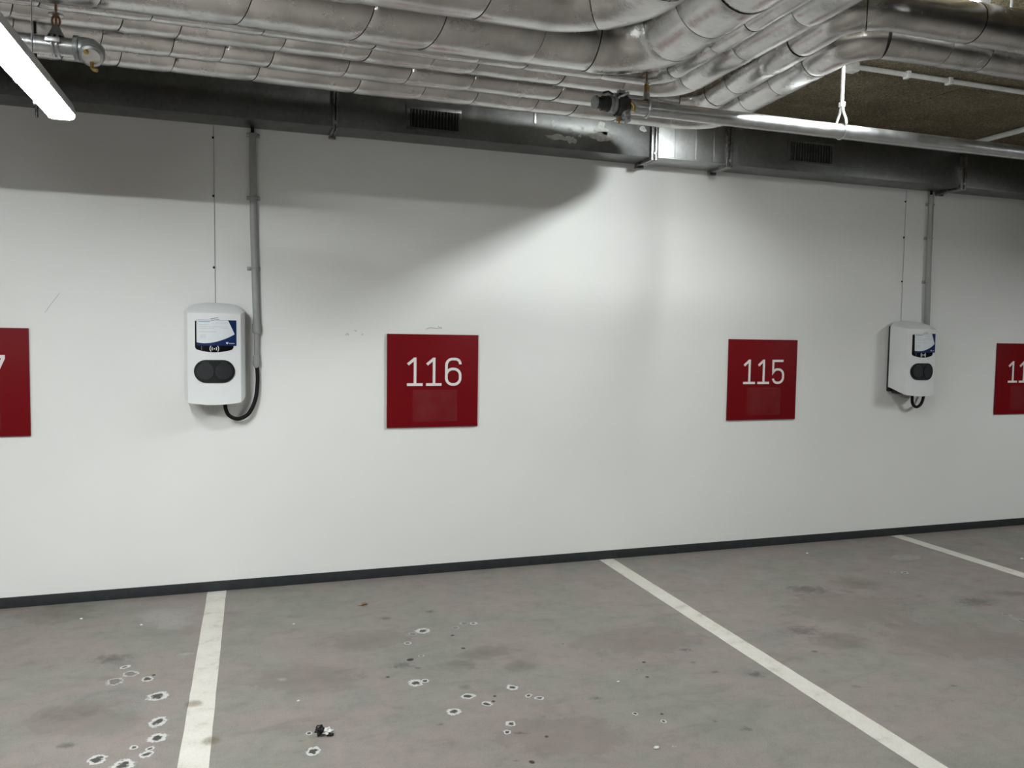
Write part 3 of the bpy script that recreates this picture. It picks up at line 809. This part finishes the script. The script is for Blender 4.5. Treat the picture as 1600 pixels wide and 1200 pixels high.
# ================================================================== SIGNS
def digit_strokes(ch):
    if ch == '1':
        return [[(0.0, 0.05), (0.555, 0.05)], [(0.283, 0.06), (0.283, 0.995)], [(0.283, 0.965), (0.03, 0.755)]]
    if ch == '6':
        p = [(0.552, 0.765), (0.552, 0.775)] + arc((0.377, 0.775), 0.175, 0, 90, 10)[1:] + [(0.27, 0.95)] + arc((0.27, 0.73), 0.22, 90, 180, 12)[1:]
        p += arc((0.28, 0.28), 0.23, 180, 270, 12) + arc((0.322, 0.28), 0.23, 270, 360, 12) + arc((0.322, 0.37), 0.23, 0, 90, 12) + arc((0.28, 0.37), 0.23, 90, 168, 11)
        return [p[:26], p[25:]]
    if ch == '5':
        p = [(0.54, 0.95), (0.06, 0.95), (0.06, 0.47)] + arc((0.26, 0.40), 0.20, 140, 90, 6) + arc((0.32, 0.37), 0.23, 90, 0, 12)
        p += arc((0.32, 0.28), 0.23, 0, -90, 12) + arc((0.27, 0.26), 0.21, 270, 190, 9)
        return [p]
    if ch == '7':
        return [[(0.0, 0.95), (0.545, 0.95), (0.545, 0.90), (0.16, 0.0)]]
    if ch == '4':
        return [[(0.40, 0.0), (0.40, 0.44)], [(0.34, 0.97), (0.05, 0.27), (0.58, 0.27)]]

def bay_sign(num, cx, label):
    S = 0.30; zc = 0.9719 + 0.3
    t = thing('bay_sign', (cx, 0, zc), label, 'sign', 'red bay number signs')
    box('sign_panel', (-S, -0.016, -S), (S, -0.003, S), M['red'], t, 0.0012)
    box('sign_backing', (-S + 0.01, -0.003, -S + 0.01), (S - 0.01, 0, S - 0.01), M['sign_edge'], t)
    h = 0.184; x = -S + 0.212 * 0.6
    for ch in num:
        st = [[(x + a * h, -0.033 + b_ * h) for a, b_ in s] for s in digit_strokes(ch)]
        strokes_obj('digit', st, 0.0172, -0.016, -0.0185, M['digit'], t)
        x += 0.677 * h
    px0, px1, pz0, pz1 = -S + 0.275 * 0.6, -S + 0.765 * 0.6, -S + 0.06 * 0.6, -S + 0.405 * 0.6
    p = box('clear_pocket', (px0, -0.0178, pz0), (px1, -0.0164, pz1), M['pocket'], t, 0.0005)
    for a, b_ in (((px0, -0.0186, pz0), (px0 + 0.002, -0.0164, pz1)), ((px1 - 0.002, -0.0186, pz0), (px1, -0.0164, pz1)), ((px0, -0.0186, pz0), (px1, -0.0164, pz0 + 0.002))):
        box('pocket_rim', a, b_, M['pocket'], p)
    return t
bay_sign('117', -2.5893, 'red square bay sign cut by the left edge, ending in 7')
bay_sign('116', 0.0, 'red square bay sign reading 116, right of the nearer charger')
bay_sign('115', 2.5152, 'red square bay sign reading 115, left of the far charger')
bay_sign('114', 5.1338, 'red square bay sign cut by the right edge, beginning 11')

# ================================================================== WALL CONDUITS, WIRES
def wall_conduit(cx, clips, zbot, label, dx_cpl):
    t = thing('wall_conduit', (cx, 0, 0), label, 'conduit')
    tube('conduit_tube', [(0, -0.024, 2.742), (0.004, -0.024, 2.2), (0.012 * dx_cpl, -0.024, zbot)], 0.0205, M['conduit'], t, 18)
    tube('cable', [(0, -0.024, 2.80), (0, -0.024, 2.735)], 0.010, M['cable'], t, 10)
    for zc in clips:
        off = 0.004
        box('saddle_clip', (off - 0.038, -0.012, zc - 0.011), (off + 0.038, 0, zc + 0.011), M['conduit'], t, 0.003)
        tube('clip_band', [(off + 0.0235 * math.cos(a), -0.024 - 0.0235 * math.sin(a), zc) for a in [math.radians(q) for q in range(-30, 211, 20)]], 0.004, M['conduit'], t, 6)
        for sx in (-1, 1):
            _lathe('clip_screw', Vector((0, -1, 0)), Vector((off + sx * 0.030, -0.011, zc)), [(0, 0.007), (0.004, 0.0065), (0.006, 0.004)], M['zinc'], t, 10, 40)
    x2 = 0.012 * dx_cpl
    _lathe('coupling', Vector((0, 0, -1)), Vector((x2, -0.024, zbot + 0.02)), [(0, 0.022), (0, 0.025), (0.05, 0.025), (0.058, 0.021), (0.062, 0.0165)], M['conduit'], t, 18, 40)
    tube('thin_tube', [(x2, -0.024, zbot - 0.035), (x2 - 0.002, -0.024, 1.40)], 0.0145, M['conduit'], t, 16)
    _lathe('cable_gland', Vector((0, 0, -1)), Vector((x2 - 0.002, -0.024, 1.425)), [(0, 0.015), (0, 0.0195), (0.03, 0.0195), (0.03, 0.022), (0.05, 0.022), (0.06, 0.016), (0.07, 0.012)], M['conduit'], t, 18, 40)
    return x2 - 0.002
wall_conduit(-1.106, (2.733, 2.365, 1.948), 1.60, 'grey conduit running down the wall beside the nearer charger', 1.6)
wall_conduit(4.035, (2.668, 2.40, 2.053), 1.60, 'grey conduit running down the wall behind the far charger', 1.6)

def wire(x, zs_, z1, label):
    t = thing('thin_wire', (x, 0, 0), label, 'wire')
    tube('wire_strand', [(0, -0.003, 2.77), (0.001, -0.003, 2.3), (0.002, -0.003, z1)], 0.0017, M['conduit'], t, 6)
    for z in zs_:
        _lathe('wall_plug', Vector((0, -1, 0)), Vector((-0.004, 0, z)), [(0, 0.007), (0.006, 0.006), (0.009, 0.003)], M['void'], t, 10, 40)
wire(-1.321, (2.702, 2.365, 1.947), 1.715, 'thin wire with three black plugs above the nearer charger')
wire(3.803, (2.679, 2.398, 2.05), 1.715, 'thin wire with three black plugs above the far charger')

# scuffs on the wall
sc = thing('wall_scuff', (-0.02, 0, 1.66), 'small grey scuff marks on the wall above sign 116', 'scuff')
strokes_obj('scuff_mark', [[(-0.03, -0.055), (0.0, -0.045), (0.05, -0.05), (0.075, -0.042)], [(0.05, -0.035), (0.075, -0.05)]], 0.006, 0, -0.0006, M['scuff'], sc)
sc2 = thing('wall_scuff', (-0.46, 0, 1.58), 'two small grey scuffs on the wall left of sign 116', 'scuff')
strokes_obj('scuff_mark', [[(-0.045, 0.012), (-0.03, 0.004)], [(0.0, -0.02), (0.012, -0.01)], [(-0.10, -0.02), (-0.085, -0.01), (-0.08, -0.022)]], 0.006, 0, -0.0006, M['scuff'], sc2)
sc3 = thing('wall_scuff', (-2.17, 0, 1.72), 'long faint diagonal scratch on the wall beside the left sign', 'scratch')
strokes_obj('scuff_mark', [[(-0.04, -0.06), (0.0, 0.0), (0.035, 0.05)]], 0.003, 0, -0.0005, M['scuff'], sc3)

# ================================================================== CHARGERS
def front_y(x, z=0):
    """front surface of the charger housing at local x"""
    return -0.198 + 0.020 * (x / 0.143) ** 2

def charger(cx, label, cable_dx, card_label, card_tilt, card_dx, gl):
    t = thing('wall_charger', (cx, 0, 0), label, 'charger', 'wall mounted car chargers')
    # plan outline from back left around the front to back right
    outl = [(-0.166, -0.028), (-0.167, -0.07), (-0.165, -0.11), (-0.160, -0.140), (-0.143, front_y(-0.143))]
    nfr = 18
    fr_ = [(-0.143 + 0.286 * i / nfr, 0) for i in range(1, nfr)]
    outl += [(x, front_y(x)) for x, _ in fr_]
    outl += [(-x, y) for x, y in reversed(outl[:5])]
    V = []; F = []
    ncol = len(outl)
    def f_of(y): return min(1.0, max(0.0, (-0.028 - y) / 0.170))
    rows = 10
    for (x, y) in outl:
        f = f_of(y); xn = x / 0.166
        zb = 1.208 - 0.060 * f ** 1.3 + 0.004 * xn * xn
        zt = 1.692 - 0.030 * f ** 2.2 + 0.010 * (1 - xn * xn) * f
        for j in range(rows + 1):
            k = j / rows
            z = zb + (zt - zb) * k
            V.append((x, y, z))
        # hood: rounded shoulder then sloping back to the wall side
        xb = x * 0.985
        for h_ in (0.12, 0.3, 0.55, 0.8, 1.0):
            yy = y + (-0.028 - y) * h_
            ztop_back = 1.738 - 0.016 * xn * xn - 0.030 * xn ** 8
            e = math.sin(h_ * math.pi / 2) ** 0.9
            V.append((x + (xb - x) * h_, yy, zt + (ztop_back - zt) * e))
    rr_ = rows + 1 + 5
    for i in range(ncol - 1):
        for j in range(rr_ - 1):
            F.append((i * rr_ + j, (i + 1) * rr_ + j, (i + 1) * rr_ + j + 1, i * rr_ + j + 1))
    # underside and back closed
    b0 = len(V)
    for (x, y) in outl:
        V.append((x * 0.97, -0.028, 1.215))
    for i in range(ncol - 1):
        F.append((i * rr_, b0 + i, b0 + i + 1, (i + 1) * rr_))
    F.append(tuple([b0 + i for i in range(ncol)] + [i * rr_ + rr_ - 1 for i in reversed(range(ncol))]))
    bm = bmesh.new()
    vv = [bm.verts.new(p) for p in V]
    for f in F:
        try: bm.faces.new([vv[i] for i in f])
        except ValueError: pass
    bmesh.ops.remove_doubles(bm, verts=bm.verts[:], dist=0.0004)
    bm_obj('housing', bm, M['white_plastic'], t, 32)
    box('back_plate', (-0.158, -0.034, 1.175), (0.158, 0, 1.695), M['black_plastic'], t, 0.008)
    # underside tray
    box('underside_tray', (-0.135, -0.150, 1.160), (0.135, -0.03, 1.215), M['black_plastic'], t, 0.01)
    # display panel with arched lower edge
    z_lo = 1.466
    pan = [(-0.103, 1.628), (-0.103, z_lo + 0.012), (-0.096, z_lo)] + [(-0.096 + 0.192 * i / 12, z_lo - 0.016 * (1 - ((i - 6) / 6) ** 2)) for i in range(1, 12)] + [(0.096, z_lo), (0.103, z_lo + 0.012), (0.103, 1.628)]
    dp = patch('display_panel', pan, -0.001, 0.0016, M['gloss_black'], t, front_y, 14)
    sy = lambda x, z: front_y(x)
    cz = 1.4705
    def wave(r, a0, a1): return [(q[0], q[1]) for q in arc((0, cz), r, a0, a1, 8)]
    strokes_obj('contactless_symbol', [wave(0.0125, -42, 42), wave(0.0125, 138, 222), wave(0.0235, -42, 42), wave(0.0235, 138, 222)], 0.0042, -0.0016, -0.0021, M['print_white'], dp, sy)
    strokes_obj('contactless_symbol', [[(-0.0035, cz), (0.0035, cz)]], 0.007, -0.0016, -0.0021, M['print_white'], dp, sy)
    strokes_obj('panel_mark', [[(-0.068, cz - 0.008), (-0.068, cz + 0.014)]], 0.0016, -0.0016, -0.0020, M['tape'], dp, sy)
    # socket pad with two round covers
    hw, hh, zc = 0.1105, 0.0655, 1.341
    pad = arc((hw - hh, zc), hh, -90, 90, 14) + arc((-hw + hh, zc), hh, 90, 270, 14)
    pd = patch('socket_pad', pad, -0.001, 0.006, M['anthracite'], t, front_y, 16)
    for sx in (-0.0485, 0.0505):
        cv = patch('socket_cover', arc((sx, zc), 0.0455, 0, 351, 39), -0.001, 0.0105, M['anthracite2'], pd, front_y, 8)
        ring = [arc((sx, zc), 0.0462, 0, 360, 40)]
        strokes_obj('cover_gap', ring, 0.0022, 0.0, -0.0112, M['black_plastic'], pd, front_y)
        hinge = [(sx - 0.02, zc + 0.044), (sx + 0.02, zc + 0.044), (sx + 0.017, zc + 0.055), (sx - 0.017, zc + 0.055)]
        patch('cover_hinge', hinge, 0.0, 0.0095, M['anthracite2'], pd, front_y, 4)
    # black supply cable looping from the gland into the underside
    gx = cable_dx
    kn = [(gx, -0.024, 1.37), (gx + 0.004, -0.026, 1.28), (gx - 0.008, -0.035, 1.17), (gx - 0.045, -0.05, 1.085), (gx - 0.10, -0.06, 1.052), (gx - 0.15, -0.07, 1.068), (gx - 0.175, -0.08, 1.11), (gx - 0.183, -0.09, 1.19)]
    cpts = []
    kv = [Vector(q) for q in kn]
    for i in range(len(kv) - 1):
        p0 = kv[max(0, i - 1)]; p1 = kv[i]; p2 = kv[i + 1]; p3 = kv[min(len(kv) - 1, i + 2)]
        for s in range(8):
            u = s / 8
            cpts.append(0.5 * ((2 * p1) + (p2 - p0) * u + (2 * p0 - 5 * p1 + 4 * p2 - p3) * u * u + (3 * p1 - p0 - 3 * p2 + p3) * u ** 3))
    cpts.append(kv[-1])
    tube('supply_cable', cpts, 0.0115, M['cable'], t, 12)
    # notice card: stands on its own
    c = thing('notice_card', (cx + card_dx, 0, 1.561), card_label, 'card', 'notice cards on the chargers')
    ca, sa = math.cos(card_tilt), math.sin(card_tilt)
    W2, H2 = 0.107, 0.0735
    U = lambda px, pz: ((px - 762) / 495 * W2, (562 - pz) / 320 * H2)   # crop units -> card units
    rot = lambda q: (q[0] * ca - q[1] * sa, q[0] * sa + q[1] * ca)
    cs = lambda x, z: front_y(x + card_dx) - 0.0022
    card = patch('card_sheet', [rot(q) for q in ((-W2, -H2), (W2, -H2), (W2, H2), (-W2, H2))], 0.0, 0.0008, M['navy'], c, cs, 14)
    wp = [(270, 246), (1052, 246), (1215, 590), (1110, 650), (1000, 700), (900, 738), (800, 770), (700, 795), (600, 812), (520, 818), (450, 820), (360, 813), (270, 800)]
    white = patch('white_field', [rot(U(*q)) for q in wp], 0.0006, 0.0011, M['paper'], c, cs, 14)
    def bar(nm, x0, x1, z, w, mat, y=-0.0011):
        st = [[rot(U(x0 + (x1 - x0) * i / 5, z)) for i in range(6)]]
        strokes_obj(nm, st, w, y, y - 0.0003, mat, c, cs)
    bar('title_print', 325, 600, 282, 0.0085, M['print_blue'])
    for x0, x1, z in ((325, 590, 362), (340, 1050, 410), (340, 720, 455), (325, 760, 535), (740, 1040, 318), (860, 1060, 450)):
        bar('text_line', x0, x1, z, 0.0022, M['print_grey'])
    for z in (620, 645, 670, 690):
        bar('text_line', 355, 500, z, 0.0018, M['print_grey'])
    # emblem: small shield, then a short illegible word
    sh = [(995, 790), (1055, 790), (1056, 812), (1045, 828), (1026, 843), (1007, 828), (996, 812)]
    patch('shield_emblem', [rot(U(*q)) for q in sh], 0.0006, 0.0012, M['print_white'], c, cs)
    for k in range(6):
        x0 = 1076 + k * 23
        strokes_obj('word_print', [[rot(U(x0, 822)), rot(U(x0 + 15, 822))]], 0.0050, -0.0008, -0.0012, M['print_white'], c, cs)
    tp = [[rot(U(620, 212)), rot(U(805, 183))], [rot(U(615, 262)), rot(U(840, 224))]]
    strokes_obj('tape_strip', tp, 0.003, -0.0008, -0.0016, M['tape'], c, cs)
    return t
charger(-1.318, 'white wall charger with two dark sockets left of sign 116', 0.231, 'white and navy notice card on the nearer charger', 0.0, 0.012, 0)
charger(3.846, 'white wall charger seen from the side, right of sign 115', 0.206, 'white and navy notice card tilted on the far charger', 0.03, 0.022, 1)

# ================================================================== LITTER
def crumple(name, parent, mat, c, r, seed, sq=(1, 1, 0.6)):
    bm = bmesh.new()
    bmesh.ops.create_icosphere(bm, subdivisions=3, radius=1.0)
    for vv in bm.verts:
        d = vv.co.normalized()
        k = 1 + 0.55 * noise.noise(d * 2.2 + Vector((seed, 0, 0))) + 0.35 * noise.noise(d * 5.0 + Vector((0, seed, 0)))
        vv.co = Vector((d.x * sq[0], d.y * sq[1], d.z * sq[2])) * r * k
    zmin = min(vv.co.z for vv in bm.verts)
    for vv in bm.verts:
        vv.co += Vector((c[0], c[1], c[2] - zmin))
    return bm_obj(name, bm, mat, parent)
w = thing('crumpled_wrapper', (-0.858, -1.946, 0.0), 'small crumpled black and white wrapper lying on the floor', 'litter')
crumple('black_foil', w, M['wrap_black'], (-0.014, 0.004, 0.0), 0.019, 3.1, (0.85, 0.8, 0.95))
crumple('white_paper', w, M['wrap_white'], (0.016, 0.006, 0.0), 0.017, 7.7, (1.2, 0.9, 0.75))
crumple('black_corner', w, M['wrap_black'], (0.026, -0.008, 0.0), 0.009, 9.2, (1.4, 0.8, 0.6))
lf = thing('dry_leaf', (-0.505, -0.50, 0.0), 'tiny curled brown leaf on the floor near the wall', 'leaf')
V = []; F = []
for i in range(9):
    u = i / 8; wd = 0.013 * math.sin(math.pi * min(0.98, u * 0.95 + 0.03))
    for j, s in enumerate((-1, 0, 1)):
        V.append((-0.022 + 0.044 * u, s * wd, 0.001 + 0.012 * abs(s) * math.sin(math.pi * u) + 0.006 * u * u))
for i in range(8):
    for j in range(2):
        F.append((i * 3 + j, (i + 1) * 3 + j, (i + 1) * 3 + j + 1, i * 3 + j + 1))
lb = mesh_obj('leaf_blade', V, F, M['leaf'], lf, 180)
so = lb.modifiers.new('thickness', 'SOLIDIFY'); so.thickness = 0.0012
tube('leaf_stalk', [(-0.021, 0, 0.002), (-0.03, 0.004, 0.0016), (-0.036, 0.010, 0.0016)], 0.0012, M['leaf'], lf, 6)
WH = [('near the lower edge of the picture, right of centre', 0.346, -2.408, 0.008), ('below the left sign, close to the wall', -1.999, -0.306, 0.006), ('between the left sign and the nearest bay line', -1.68, -0.487, 0.005),
      ('below sign 115, close to the wall', 2.767, -0.268, 0.007), ('just right of the nearest bay line', -0.908, -0.699, 0.005), ('left of the crumpled wrapper', -0.934, -1.621, 0.005), ('at the right edge of the picture', 4.208, -0.82, 0.009), ('in the middle of bay 116', 0.462, -1.839, 0.005)]
for i, (w_, x, y, r) in enumerate(WH):
    o = crumple('white_crumb', None, M['crumb'], (0, 0, 0), r, 2.3 * i, (1.2, 0.9, 0.55))
    o.location = (x, y, 0.0)
    tag(o, 'tiny white crumb on the floor ' + w_, 'crumb', 'white crumbs on the floor')
